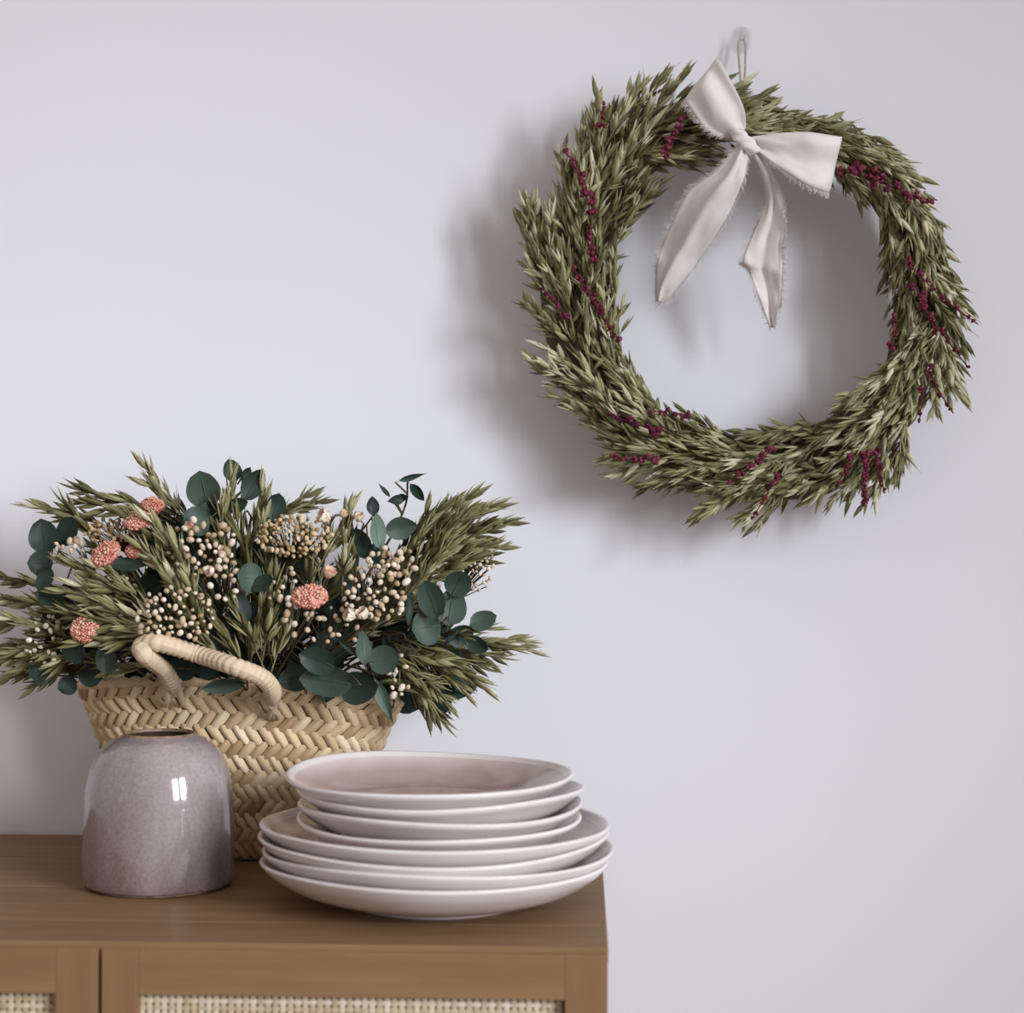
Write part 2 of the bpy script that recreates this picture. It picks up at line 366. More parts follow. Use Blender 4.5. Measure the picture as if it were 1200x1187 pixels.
for i in range(4):
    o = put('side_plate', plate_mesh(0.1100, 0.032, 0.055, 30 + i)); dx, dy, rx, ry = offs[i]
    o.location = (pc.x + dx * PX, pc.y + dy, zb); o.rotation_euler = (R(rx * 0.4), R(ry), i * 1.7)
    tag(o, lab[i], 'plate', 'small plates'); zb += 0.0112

# ------------------------------------------------------------------ basket
bc = at_d(281, 1000, 1.648); bc.z = TOP
basket = thing('basket', bc, 'woven straw basket with a rope handle, filled with dried flowers', 'basket')
def bpt(phi, t):
    a = 0.096 + 0.0445 * t ** 1.3; bb = 0.050 + 0.018 * t
    s, c = math.sin(phi), math.cos(phi)
    sg = lambda q, e: math.copysign(abs(q) ** e, q)
    h = 0.135 - 0.0065 * c + 0.015 * max(0, s) ** 2 + 0.008 * max(0, -s) ** 2
    rnd = min(1.0, 0.90 + t * 1.2)
    return Vector((a * rnd * sg(c, 0.9), -bb * rnd * sg(s, 0.9), 0.0045 + t * h))
NR, NC = 12, 56
L = [0.0]; Np = 720
for k in range(Np):
    L.append(L[-1] + (bpt(2 * PI * (k + 1) / Np, 0.7) - bpt(2 * PI * k / Np, 0.7)).length)
def arc(u):
    q = (u % 1.0) * L[-1]; lo, hi = 0, Np
    while hi - lo > 1:
        m = (lo + hi) // 2
        if L[m] <= q: lo = m
        else: hi = m
    return 2 * PI * (lo + (q - L[lo]) / (L[lo + 1] - L[lo])) / Np
# lining
b = MB(); rows = []
for i in range(9):
    t = i / 8; row = []
    for k in range(61):
        p = bpt(2 * PI * k / 60, t); row.append(Vector((p.x * 0.985, p.y * 0.97, p.z)))
    rows.append(row)
b.grid(rows); bot = [Vector((p.x, p.y, 0.0012)) for p in rows[0][:-1]]; b.add(bot, [tuple(range(len(bot) - 1, -1, -1))])
b.build('lining', M_STRAWD, basket)
def strip_geo(sl, var):
    rnd = random.Random(var); b = MB(); b.cur = rnd.random(); rows = []
    for j in range(7):
        y = j / 6 - 0.5; row = []
        for i in range(5):
            x = i / 4 - 0.5
            wv = 1.0 * (1 - 0.25 * abs(2 * y) ** 3)
            z = 0.42 * math.cos(PI * x * 0.97) ** 0.8 * (0.45 + 0.55 * math.cos(PI * y * 0.95)) + 0.05 * math.sin(9 * x + var) - 0.1
            row.append((x * wv + sl * 0.95 * y, y * 1.22, z))
        rows.append(row)
    b.grid(rows); return b
sg = {(s, q): strip_geo(s, q * 7 + (1 if s > 0 else 2)) for s in (-1, 1) for q in range(6)}
sm = {k: v.mesh('straw_strip', M_STRAW) for k, v in sg.items()}
items = []; random.seed(11)
for i in range(NR):
    t = (i + 0.5) / NR; s = 1 if i % 2 else -1
    for kk in range(NC):
        phi = arc((kk + 0.5 * (i % 2) + random.uniform(-.05, .05)) / NC)
        P = bpt(phi, t); e = 0.01
        T = bpt(phi + e, t) - bpt(phi - e, t); U = bpt(phi, min(1, t + .03)) - bpt(phi, max(0, t - .03))
        T.normalize(); U = (U - T * U.dot(T)).normalized(); N = T.cross(U)
        if N.dot(Vector((P.x, P.y, 0))) < 0: N = -N
        T = U.cross(N)
        per = L[-1] / NC * (0.78 + 0.27 * t); hh = (bpt(phi, (i + 1) / NR) - bpt(phi, i / NR)).length
        M = Matrix((T * per * random.uniform(.95, 1.08), U * hh * random.uniform(.96, 1.05), N * per)).transposed().to_4x4(); M.translation = P
        items.append((math.sin(phi) + 0.0 * t, s, random.randrange(6), M))
items.sort(key=lambda q: -q[0])
for (_, s, q, M) in items[:300]: put('straw_strip', sm[(s, q)], basket, M)
b = MB()
for (_, s, q, M) in items[300:]:
    b.cur = random.random(); g = sg[(s, q)]; b.add([M @ p for p in g.v], g.f)
tag(b.build('straw_weave', M_STRAW, basket), kind='stuff')
# folded rim edge
b = MB(); pts = [bpt(arc(k / 224), 1.0) for k in range(225)]; random.seed(4)
rows = []
for k, p in enumerate(pts):
    row = []
    out = Vector((p.x, p.y * 2, 0)).normalized()
    for j in range(9):
        a = 2 * PI * j / 8 ; rr = 0.0042 * (0.74 + 0.36 * abs(math.sin(PI * (k / 4 + 0.30 * math.cos(a)))))
        row.append(p + out * math.cos(a) * rr + Vector((0, 0, math.sin(a) * rr * 1.15)))
    rows.append(row)
b.grid(rows); b.build('rim', M_STRAW, basket)
# handle, wound with plaited palm
hp = [at_d(203, 806, 1.562), at_d(192, 785, 1.535), at_d(170, 768, 1.486), at_d(166, 757, 1.498), at_d(186, 753.5, 1.490), at_d(230, 766, 1.508), at_d(275, 781, 1.488), at_d(305, 793, 1.502), at_d(318, 806, 1.528), at_d(321, 820, 1.560)]
pts = spline(hp, 330)
handle = put('handle', None, basket)
b = MB(); rows = []; ref = Vector((0, -1, 0))
s = 0.0
for i, p in enumerate(pts):
    d = (pts[min(i + 1, 329)] - pts[max(i - 1, 0)]).normalized(); s += (pts[i] - pts[i - 1]).length if i else 0
    a = (ref - d * ref.dot(d)).normalized(); c = d.cross(a); row = []
    r0 = 0.0073 * min(1, 0.72 + 4 * min(i, 329 - i) / 329)
    for j in range(17):
        q = 2 * PI * j / 16
        rr = r0 * (0.86 + 0.17 * abs(math.sin(PI * s / 0.0056 + 1.3 * abs(math.cos(q)))) ** .8)
        row.append(p + (a * math.cos(q) + c * math.sin(q)) * rr)
    b.cur = 0.5; rows.append(row)
b.grid(rows); b.build('wrapped_rope', M_ROPE, handle, True, 0, bc)
for o in handle.children: o.location = (0, 0, 0)
def tie(x, y, d, sp):
    b = MB(); random.seed(int(x))
    for (dx, ddx) in sp:
        b.cur = random.uniform(.4, .9)
        b.tube(spline([at_d(x + dx * 0.3, y - 12, d - 0.012), at_d(x + dx, y + 2, d - 0.017), at_d(x + ddx, y + 18, d - 0.008), at_d(x + ddx * 1.2, y + 24, d + 0.004)], 10), [0.0022, .0028, .003, .003, .003, .003, .003, .0028, .0025, .002], 6)
    b.cur = .6; b.tube(spline([at_d(x - 7, y - 4, d - .006), at_d(x, y - 2, d - .019), at_d(x + 7, y - 6, d - .006)], 8), 0.003, 6)
    o = b.build('tie', M_ROPE, handle, True, 0, bc); o.location = (0, 0, 0)
tie(204, 803, 1.578, [(-6, -8), (4, 9)]); tie(320, 818, 1.578, [(-8, 5), (5, -3), (0, 1)])

# ------------------------------------------------------------------ dried oat sprigs
def glume(b, P, Z, X, ln, wd, th, open_):
    Y = Z.cross(X); ring = []; tn = []; c0 = b.cur
    prof = [(0.0, 0.25), (0.18, 0.80), (0.42, 1.0), (0.70, 0.70), (0.9, 0.28)]
    n = 6
    for (t, q) in prof:
        ctr = P + Z * ln * t + X * (open_ * ln * t * (1.3 - .3 * t))
        for k in range(n):
            a = 2 * PI * k / n; ring.append(ctr + X * math.cos(a) * th * q + Y * math.sin(a) * wd * q)
            tn.append(c0 + 0.20 * abs(math.sin(a)) ** 2 - 0.12 + 0.12 * t)
    vs = ring + [P + Z * ln * 1.06 + X * open_ * ln]; tn.append(c0 + .15); L_ = len(ring)
    fs = [(i * n + k, i * n + (k + 1) % n, (i + 1) * n + (k + 1) % n, (i + 1) * n + k) for i in range(len(prof) - 1) for k in range(n)]
    fs += [(L_ - n + k, L_ - n + (k + 1) % n, L_) for k in range(n)]
    b.add(vs, fs); b.t[-len(tn):] = tn
def oat_geo(seed, Ln, ns, bend, tail, spread=1.0, sl=(.0150, .0215), sw=(.0021, .0030), mat=None):
    rnd = random.Random(seed); b = MB()
    cl = lambda s: Vector((bend * s * s / Ln, 0, s))
    st = [cl(s) if s > 0 else Vector((0, 0, s)) for s in [-tail, 0, Ln * .25, Ln * .5, Ln * .75, Ln * .95]]
    b.cur = 0.45; b.tube(st, [.0011, .001, .0009, .0008, .0006, .0004], 4)
    for i in range(ns):
        f = i / (ns - 1); s = Ln * (0.02 + 0.86 * f); P = cl(s)
        ax = (cl(s + .002) - cl(s)).normalized()
        az = i * 2.4 + rnd.uniform(-.7, .7); side = Vector((math.cos(az), math.sin(az), 0)); side = (side - ax * side.dot(ax)).normalized()
        off = rnd.uniform(0.15, 0.80) * (1 - 0.60 * f) * spread
        d = (ax + side * off).normalized(); pl = rnd.uniform(0.003, 0.011) * (1 - .5 * f)
        Q = P + d * pl; b.cur = 0.45; b.tube([P, Q], [.0005, .0004], 3, False)
        d2 = (ax + side * off * rnd.uniform(.3, 1.3) + Vector((rnd.uniform(-.22, .22), rnd.uniform(-.22, .22), 0))).normalized()
        ln = rnd.uniform(*sl); X = (side.cross(d2)).normalized() if rnd.random() < .5 else (side - d2 * side.dot(d2)).normalized()
        op = rnd.uniform(0.04, 0.19); wd = rnd.uniform(*sw)
        b.cur = rnd.betavariate(2.0, 2.0); glume(b, Q, d2, X, ln, wd, 0.0011, op)
        b.cur = min(1, b.cur + rnd.uniform(-.1, .25)); glume(b, Q, d2, -X, ln * rnd.uniform(.80, .98), wd * .9, 0.0011, op)
        if rnd.random() < .15:
            b.cur = .4; b.tube([Q + d2 * ln * .8, Q + d2 * ln * 1.35 + side * .002], [.0003, .0001], 3, False)
    return b.mesh('oat_sprig', mat or M_OAT)
OAT_W = [oat_geo(100 + i, 0.060, 14, [0.0, .010, -.010, .016, -.014, .006, 0.02, -.004][i], 0.012) for i in range(8)]
OAT_B = [oat_geo(200 + i, 0.060, 12, [0.0, .012, -.012, .02, -.02, .006, 0.024, -.006][i], 0.010, 1.0, (.0175, .025), (.0022, .0032), M_OATB) for i in range(8)]

# ------------------------------------------------------------------ wreath
WY = -0.047
wc = at_y(885, 335, WY); WPX = (wc - CAM).dot(FV) / FPX      # metres per pixel there
wreath = thing('wreath', wc, 'round wreath of dried oats and burgundy sprigs hanging on the wall', 'wreath')
RO = [(0, 192), (15, 198), (30, 212), (60, 238), (90, 240), (120, 260), (150, 292), (165, 292), (180, 284), (210, 278), (240, 284), (270, 286), (300, 284), (330, 270), (345, 240), (360, 192)]
RI = [(0, 158), (30, 148), (60, 143), (90, 146), (120, 150), (150, 140), (180, 142), (210, 151), (240, 150), (270, 138), (300, 146), (330, 150), (345, 158), (360, 158)]
def tab(T, a):
    a %= 360
    for (p, q), (r, s) in zip(T, T[1:]):
        if p <= a <= r: return q + (s - q) * (a - p) / (r - p)
EX, EZ = Vector((1, 0, 0)), Vector((0, 0, 1))
def wring(a, u, lift):               # a clockwise from top (deg), u across -1..1
    ro, ri = tab(RO, a) * WPX, tab(RI, a) * WPX; r = (ro + ri) / 2 + u * (ro - ri) / 2
    rad = EX * math.sin(R(a)) + EZ * math.cos(R(a)); tan = EX * math.cos(R(a)) - EZ * math.sin(R(a))
    return wc + rad * r + Vector((0, -lift, 0)), rad, tan
b = MB(); rows = []
for k in range(73):
    a = k * 5; row = []
    for j in range(13):
        q = 2 * PI * j / 12; nn = 0.72 + 0.12 * noise.noise(Vector((k % 72 * .9, j % 12 * .8, 2)))
        p, _, _ = wring(a, math.cos(q) * 0.75 * nn, 0.024 * math.sin(q) * nn); row.append(p)
    rows.append(row)
b.cur = 0.35; b.grid(rows); b.build('twig_ring', M_STEM, wreath, True, 0, wc)
random.seed(21)
FRONT = Vector((0, -1, 0))
for i in range(60):
    a0 = (i * 137.508 + random.uniform(-3, 3)) % 360
    u0 = (-0.62, 0.05, 0.66, -0.25, 0.45)[i % 5] + random.uniform(-.16, .16)
    top = a0 > 340 or a0 < 72; left = 150 < a0 < 335
    sp = (0.34 if top else 0.62) * u0 + random.gauss(0.16 if left else 0.0, 0.16)
    for j in range(5 if i % 29 else 4):
        a = a0 + random.uniform(-7, 7); u = max(-.88, min(.88, u0 + random.uniform(-.26, .26)))
        hump = math.sqrt(max(0.02, 1 - u * u))
        lift = 0.040 * hump * (0.40 + 0.60 * random.random()) - (0.014 if j == 0 else 0)
        P, rad, tan = wring(a, u * 0.80, lift)
        if a > 335 or a < 14: d = (tan + rad * sp * .4 + FRONT * .05).normalized()
        else: d = (tan + rad * (sp + random.uniform(-.2, .2)) + FRONT * (0.20 * hump + random.uniform(-.14, .20))).normalized()
        s = random.uniform(0.84, 1.16); P = P - d * 0.031 * s
        P.y = min(P.y, -0.013)
        rl = random.uniform(-.7, .7) + (PI if random.random() < .4 and u > -.35 else 0)
        M = frame(P, d, rad * (-1), s, rl)
        if (M @ Vector((0, 0, .080))).y > -0.012:
            d.y = min(d.y, -0.05); M = frame(P, d, rad * (-1), s, rl)
        put('oat_sprig', OAT_W[random.choice((1, 3, 5, 6)) if u < -.4 else random.randrange(8)], wreath, local(wreath, M))

def blossom_sprig(path, n, r, wid, seed, mat, taper=True):
    rnd = random.Random(seed); b = MB(); b.cur = .3; b.tube(path, 0.0007, 4); nn = max(4, n // 5)
    for i in range(nn):
        f = (i + rnd.random() * .8) / nn; t = f * (len(path) - 1); k = min(int(t), len(path) - 2); P = path[k].lerp(path[k + 1], t - k)
        w_ = wid * (1 - 0.75 * f) * rnd.random() ** .7
        v_ = Vector((rnd.gauss(0, 1), rnd.gauss(0, .6) - .4, rnd.gauss(0, 1))).normalized(); C = P + v_ * w_; kr = r * (1.15 - .5 * f)
        b.cur = .3; b.tube([P, C], .0004, 3, False)
        for _ in range(6):
            o = Vector((rnd.gauss(0, 1), rnd.gauss(0, 1), rnd.gauss(0, 1))).normalized(); b.cur = rnd.random()
            b.ball(C + o * kr * .75, kr * rnd.uniform(.45, .80), 5, 4, (1, 1, rnd.uniform(1.0, 1.6)), Matrix.Rotation(rnd.uniform(0, 3), 3, o))
    return b
reds = [((692, 250), (682, 212), (661, 174), 46, 9, .0026), ((704, 150), (706, 135), (708, 118), 14, 4, .0021), ((782, 182), (792, 158), (806, 128), 26, 7, .0028),
        ((662, 373), (648, 352), (634, 337), 16, 4, .0027), ((702, 366), (688, 340), (671, 313), 20, 4, .0028), ((775, 508), (745, 497), (711, 484), 30, 8, .0025),
        ((805, 488), (785, 482), (760, 483), 16, 4, .0024), ((772, 538), (745, 538), (714, 536), 30, 6, .0025), ((906, 526), (882, 545), (850, 568), 32, 5, .0025),
        ((912, 555), (898, 580), (881, 609), 18, 4, .0023), ((998, 530), (990, 552), (980, 570), 16, 3, .0024), ((1016, 532), (1015, 560), (1011, 594), 36, 7, .0027),
        ((1027, 528), (1032, 552), (1036, 578), 18, 4, .0024), ((1000, 202), (1042, 218), (1092, 236), 50, 13, .0031), ((1062, 305), (1100, 345), (1146, 380), 22, 4, .0026),
        ((1080, 360), (1100, 385), (1134, 430), 22, 5, .0026), ((1088, 432), (1098, 455), (1117, 484), 16, 4, .0022), ((1079, 452), (1080, 470), (1077, 496), 12, 3, .0024),
        ((1044, 412), (1047, 390), (1050, 364), 12, 3, .0026), ((696, 302), (693, 284), (690, 262), 14, 4, .0027), ((1072, 330), (1085, 362), (1098, 392), 20, 6, .0030),
        ((726, 400), (716, 385), (705, 370), 8, 3, .0024)]
for i, (p0, p1, p2, n, wd, rr) in enumerate(reds):
    ys = []
    for (x, y) in (p0, p1, p2):
        q = math.hypot(x - 885, y - 335); a = math.degrees(math.atan2(x - 885, 335 - y)) % 360
        ro, ri = tab(RO, a), tab(RI, a); u = (q - (ro + ri) / 2) / ((ro - ri) / 2)
        ys.append(WY - 0.036 - 0.018 * math.sqrt(max(0, 1 - min(1, u * u * .8))))
    path = spline([at_y(*p0, ys[0] + .006), at_y(*p1, ys[1]), at_y(*p2, ys[2])], 9)
    g = blossom_sprig(path, int(n * 2.3), rr * 1.0, wd * 1.25 * WPX, 300 + i, M_RED, True)
    o = g.build('burgundy_sprig', M_RED, wreath, True, 0, path[0])
# ribbon bow
KY = -0.108
bow = put('ribbon_bow', None, wreath); bow.location = at_y(872, 166, KY) - wc; bow['label'] = 'off-white frayed linen ribbon bow'
BO = wpos(bow)
def ribbon(name, Lc, Rc, parent, folds=2.0, amp=0.003, ph=0.0, n=44, m=14, fray=(True, True), seed=1, fold2=0.0):
    A = spline([at_y(*p) for p in Lc], n); Bv = spline([at_y(*p) for p in Rc], n); b = MB(); rows = []
    for i in range(n):
        f = i / (n - 1); row = []
        for j in range(m + 1):
            q = j / m; p = A[i].lerp(Bv[i], q)
            e = amp * min(1, 6 * f + .25)
            dy = e * math.sin(folds * 2 * PI * q + ph + 2.2 * f) + fold2 * math.exp(-((q - 0.45 - .1 * f) / .10) ** 2)
            dy += 0.0040 * noise.noise(Vector((q * 2.6, f * 6, seed))) + 0.0016 * noise.noise(Vector((q * 7, f * 11, seed)))
            row.append(p + Vector((0, dy, 0)))
        rows.append(row)
    b.grid(rows); o = b.build(name, M_RIB, parent, True, 0, BO)
    md = o.modifiers.new('cloth_thickness', 'SOLIDIFY'); md.thickness = 0.0007; md.offset = 0
    rnd = random.Random(seed); fb = MB()
    for edge, on in ((0, fray[0]), (m, fray[1])):
        if not on: continue
        for i in range(2, n - 1):
            for _ in range(8):
                p = rows[i][edge].lerp(rows[i + 1][edge] if i < n - 1 else rows[i][edge], rnd.random()); inn = rows[i][1 if edge == 0 else m - 1]
                out = (p - inn).normalized(); al = (rows[i + 1][edge] - rows[i][edge]).normalized()
                ln = rnd.uniform(.0015, .0065); v_ = (out + al * rnd.uniform(-.7, .7) + Vector((0, rnd.uniform(-.4, .4), 0))).normalized()
                fb.tube([p - out * .001, p + v_ * ln * .6, p + v_ * ln + al * rnd.uniform(-.001, .001)], [.00016, .00014, .0001], 3, False)
    if fb.v:
        fo = fb.build('fray', M_RIB, o, True, 0, None); fo.matrix_basis = Matrix.Translation(-BO); tag(fo, 'loose threads along the torn edge', kind='stuff')
    return o
# loops run out in front and return behind
ribbon('loop', [(864, 163, KY + .002), (832, 153, KY - .008), (806, 122, KY - .004), (803, 116, KY + .010), (812, 124, KY + .024), (838, 150, KY + .018), (866, 164, KY + .008)],
       [(874, 150, KY + .002), (871, 124, KY - .014), (845, 74, KY - .010), (839, 70, KY + .010), (846, 82, KY + .030), (866, 124, KY + .024), (873, 152, KY + .008)], bow, 1.3, .0034, 0.6, 60, fray=(True, False), seed=3)
ribbon('loop', [(880, 160, KY), (908, 156, KY - .010), (948, 155, KY - .016), (981, 160, KY - .010), (986, 161, KY + .008), (978, 162, KY + .026), (930, 158, KY + .020), (884, 161, KY + .008)],
       [(881, 173, KY), (905, 191, KY - .010), (940, 215, KY - .016), (966, 225, KY - .010), (972, 224, KY + .008), (962, 219, KY + .024), (915, 192, KY + .020), (884, 172, KY + .008)], bow, 1.4, .0030, 2.4, 64, fray=(False, True), seed=4)
ribbon('tail', [(866, 166, KY - .002), (842, 198, KY - .002), (806, 226, KY + .012), (782, 274, KY + .03), (770, 311, KY + .04), (769, 353, KY + .046)],
       [(877, 178, KY - .002), (871, 210, KY - .006), (850, 257, KY + .004), (816, 308, KY + .026), (786, 346, KY + .040), (773, 354, KY + .046)], bow, 0.8, .0022, 1.0, 52, seed=5, fold2=-0.005)
ribbon('tail', [(878, 172, KY + .002), (893, 205, KY), (896, 240, KY + .016), (881, 276, KY + .022), (870, 306, KY + .024), (877, 318, KY + .032), (890, 352, KY + .036), (902, 383, KY + .040)],
       [(890, 172, KY), (912, 208, KY + .002), (919, 244, KY + .006), (918, 280, KY + .014), (917, 310, KY + .022), (916, 332, KY + .026), (914, 358, KY + .032), (907, 384, KY + .038)], bow, 0.9, .0026, 2.9, 52, seed=6, fold2=0.003)
b = MB(); kc = at_y(873, 166, KY - .006); rows = []
for i in range(15):
    t = -1 + 2 * i / 14; row = []
    for j in range(25):
        q = 2 * PI * j / 24
        rr = 0.0064 * (1 - 0.25 * abs(t) ** 4) * (1 + 0.10 * math.sin(3 * q + 3 * t) + 0.13 * math.sin(9 * t + 1.5 * q)); rr *= (1 if abs(t) < .99 else .8)
        row.append(kc + RV * (t * 0.0085 * 0.55 + math.cos(q) * rr * .95 + 0.004 * t) + UV * (-t * 0.010 + math.cos(q) * rr * .35) + Vector((0, -1, 0)) * math.sin(q) * rr * 0.95)
    rows.append(row)
b.grid(rows)
for e in (0, 14):
    c0 = sum(rows[e], Vector()) / 25; base = [p for p in rows[e][:-1]]; b.add(base + [c0], [(i, (i + 1) % 24, 24) for i in range(24)])
b.build('knot', M_RIB, bow, True, 0, BO)
# hanging cord and the clear hook
b = MB()
for s in (-1, 1):
    b.tube(spline([at_y(869 + s * 1.5, 46, -0.0135), at_y(869.5 + s * 4, 52, -0.0155), at_y(870 + s * 3.2, 80, -0.022), at_y(870.5 + s * 1.6, 104, -0.034), at_y(871, 135, -0.05)], 16), 0.0011, 6)
tag(b.build('hanging_cord', M_CORD, wreath, True, 0, wc), 'doubled beige hanging cord')
hk = at_y(869, 47, 0.0); hook = thing('wall_hook', hk, 'small clear plastic adhesive hook on the wall above the wreath', 'hook')
b = MB(); rows = []
n = 24; out = []
for k in range(n):
    a = 2 * PI * k / n; out.append((0.0078 * math.copysign(abs(math.cos(a)) ** .6, math.cos(a)), 0.0118 * math.copysign(abs(math.sin(a)) ** .6, math.sin(a))))
vs = [(x, -0.0005, z) for x, z in out] + [(x, -0.0022, z) for x, z in out] + [(x * .85, -0.0030, z * .9) for x, z in out]
b.add(vs, [tuple(range(n))] + [(r * n + k, r * n + (k + 1) % n, (r + 1) * n + (k + 1) % n, (r + 1) * n + k) for r in range(2) for k in range(n)] + [tuple(range(3 * n - 1, 2 * n - 1, -1))])
b.build('base_plate', M_CLEAR, hook)
b = MB(); b.tube(spline([(0, -0.003, 0.006), (0, -0.008, 0.001), (0, -0.0125, -0.0015), (0, -0.0175, 0.001), (0, -0.0185, 0.006)], 14), [0.0024] * 14, 10); b.build('prong', M_CLEAR, hook)

# ------------------------------------------------------------------ bouquet
NECK = bc + Vector((0, 0, 0.09))
def dome(px, py):
    u, v_ = (px - 290) / 345, (py - 700) / 185
    return 1.640 - 0.105 * math.sqrt(max(0.0, 1 - u * u - v_ * v_))
def leaf_geo(kind, seed):
    rnd = random.Random(seed); b = MB(); b.cur = .5; rows = []; n, m = 9, 6
    for i in range(n):
        t = i / (n - 1)
        if kind == 'round': wd = math.sin(PI * t) ** 0.55 * (0.5 + 0.03 * math.sin(5 * t + seed)) * (1 - .1 * t)
        elif kind == 'oval': wd = math.sin(PI * t ** .92) ** 0.75 * 0.5
        else: wd = math.sin(PI * t ** .75) ** 1.1 * 0.5
        row = []
        for j in range(m + 1):
            q = -1 + 2 * j / m; x = q * wd
            z = 0.20 * q * q * wd + 0.10 * math.sin(PI * t) * -1 + 0.03 * math.sin(4 * t + seed) * q - 0.02 * (abs(q) < .01)
            row.append((x, t, z))
        rows.append(row)
    b.grid(rows)
    b.cur = .8; b.tube([(0, 0.0, -.004), (0, .35, -.10), (0, .75, -.085), (0, .96, -.02)], [.018, .014, .010, .004], 4)
    b.cur = .5; b.tube([(0, -.16, .02), (0, 0.02, 0)], [.016, .018], 4)
    return b
LEAF = {}
for kind in ('round', 'oval', 'lance'):
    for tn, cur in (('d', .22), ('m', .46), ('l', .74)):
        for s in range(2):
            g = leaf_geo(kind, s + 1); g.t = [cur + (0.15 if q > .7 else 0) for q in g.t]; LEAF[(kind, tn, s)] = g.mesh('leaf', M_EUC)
def leaf_mat(px, py, wd, ln, ang, tx, ty, off):
    d = dome(px, py) - off - (0.020 if off > -.019 else 0); P = at_d(px, py, d); k_ = d / FPX
    Y = (RV * math.cos(R(ang)) + UV * math.sin(R(ang))); Nn = -FV
    X = Y.cross(Nn)
    M3 = Matrix((X, Y, Nn)).transposed()
    M3 = Matrix.Rotation(R(tx), 3, X) @ Matrix.Rotation(R(ty), 3, Y) @ M3
    M = M3.to_4x4() @ Matrix.Diagonal((wd * k_, ln * k_, (wd + ln) / 2 * k_, 1)); M.translation = P - (M3 @ Vector((0, 1, 0))) * ln * k_ * .5
    return M
random.seed(77)
def euc(label, leaves, tip, mid=None, group='eucalyptus sprigs in the basket', name='eucalyptus_sprig', rs=1):
    o = thing(name, NECK, label, 'sprig', group)
    tp = at_d(*tip, dome(*tip) + .012)
    mp = at_d(*mid, dome(*mid) + .03) if mid else NECK.lerp(tp, .55) + Vector((0, 0, .012))
    st = spline([NECK + Vector((random.uniform(-.02, .02), random.uniform(-.01, .01), -0.03)), mp, tp], 20)
    b = MB(); b.cur = .3; b.tube(st, [0.0017 - 0.001 * i / 19 for i in range(20)], 5)
    for (px, py, wd, ln, ang, tx, ty, tn, kind, off) in leaves:
        M = leaf_mat(px, py, wd, ln, ang, tx, ty, off)
        me = LEAF[({'r': 'round', 'o': 'oval', 'l': 'lance'}[kind], tn, random.randrange(2))]
        put('leaf', me, o, Matrix.Translation(-NECK) @ M)
        bp = M @ Vector((0, -.14, .02)); q = min(st[6:], key=lambda p: (p - bp).length)
        md_ = q.lerp(bp, .6)
        if bp.z < TOP + .168: md_.z = max(md_.z, TOP + .168); q = max(st, key=lambda p: p.z) if q.z < TOP + .16 else q
        b.tube(spline([q, md_, bp], 6), [.0009, .0009, .0008, .0008, .0007, .0006], 4)
    b.build('stem', M_STEM, o, True, 0, NECK).location = (0, 0, 0)
    return o
#        px  py  w  l  ang tx ty tone kind off
euc('eucalyptus sprig with the tallest round leaves, above the middle of the basket', [
    (238, 574, 46, 46, 100, 10, -10, 'm', 'r', .0), (272, 551, 24, 28, 110, 5, 20, 'd', 'r', -.01), (289, 555, 12, 18, 60, 0, 30, 'd', 'o', -.012),
    (297, 568, 27, 44, 58, 0, 12, 'm', 'o', 0), (230, 611, 40, 34, 200, 30, 0, 'm', 'r', .01), (278, 592, 18, 30, 20, 20, 0, 'm', 'o', 0), (247, 600, 30, 30, 150, 20, 20, 'd', 'r', -.01)], (284, 558))
euc('dark round-leaved eucalyptus sprig at the outer end of the basket behind the vase', [
    (51, 628, 38, 42, 100, -8, 10, 'd', 'r', .01), (78, 623, 32, 38, 70, 0, -20, 'd', 'r', 0), (47, 660, 34, 30, 180, 20, 0, 'd', 'r', .012), (52, 679, 26, 32, 250, 10, 20, 'm', 'r', .015), (60, 700, 34, 30, 220, 30, 0, 'd', 'r', .0)], (62, 640))
euc('eucalyptus sprig with a narrow sideways leaf beneath the coral flowers', [
    (147, 661, 17, 46, 180, 0, 15, 'm', 'o', .012), (172, 690, 34, 38, 200, 20, 0, 'd', 'r', -.015), (160, 712, 36, 36, 160, 0, 20, 'd', 'r', -.02), (120, 700, 34, 36, 140, 0, 20, 'd', 'r', -.015)], (150, 668))
euc('eucalyptus sprig with curled leaves in the middle of the basket', [
    (293, 677, 40, 34, 170, 35, 10, 'm', 'r', .012), (308, 683, 26, 30, 20, 20, -40, 'm', 'r', .014), (281, 712, 30, 44, 100, 0, 30, 'd', 'r', .0), (323, 594, 28, 34, 75, 0, 15, 'd', 'r', -.005), (300, 720, 34, 40, 60, 0, 10, 'd', 'r', -.02)], (312, 600))
euc('low olive-dark eucalyptus sprig just above the basket rim beside the handle', [
    (86, 762, 38, 36, 130, 0, -30, 'd', 'r', .012), (124, 771, 26, 38, 95, 0, 20, 'd', 'r', .016), (47, 787, 34, 28, 200, 30, 0, 'd', 'r', 0), (79, 803, 26, 24, 200, 20, 0, 'd', 'r', .0), (106, 790, 34, 30, 160, 0, 0, 'd', 'r', -.01)], (60, 790))
euc('eucalyptus sprig with a single leaf folded down over the front rim under the handle', [
    (262, 804, 20, 54, 188, 0, -25, 'm', 'o', .020), (248, 757, 44, 30, 180, 30, 0, 'd', 'r', -.005), (277, 764, 42, 34, 20, 20, 0, 'd', 'r', -.008), (215, 780, 40, 34, 180, 0, 0, 'd', 'r', -.02)], (262, 775))
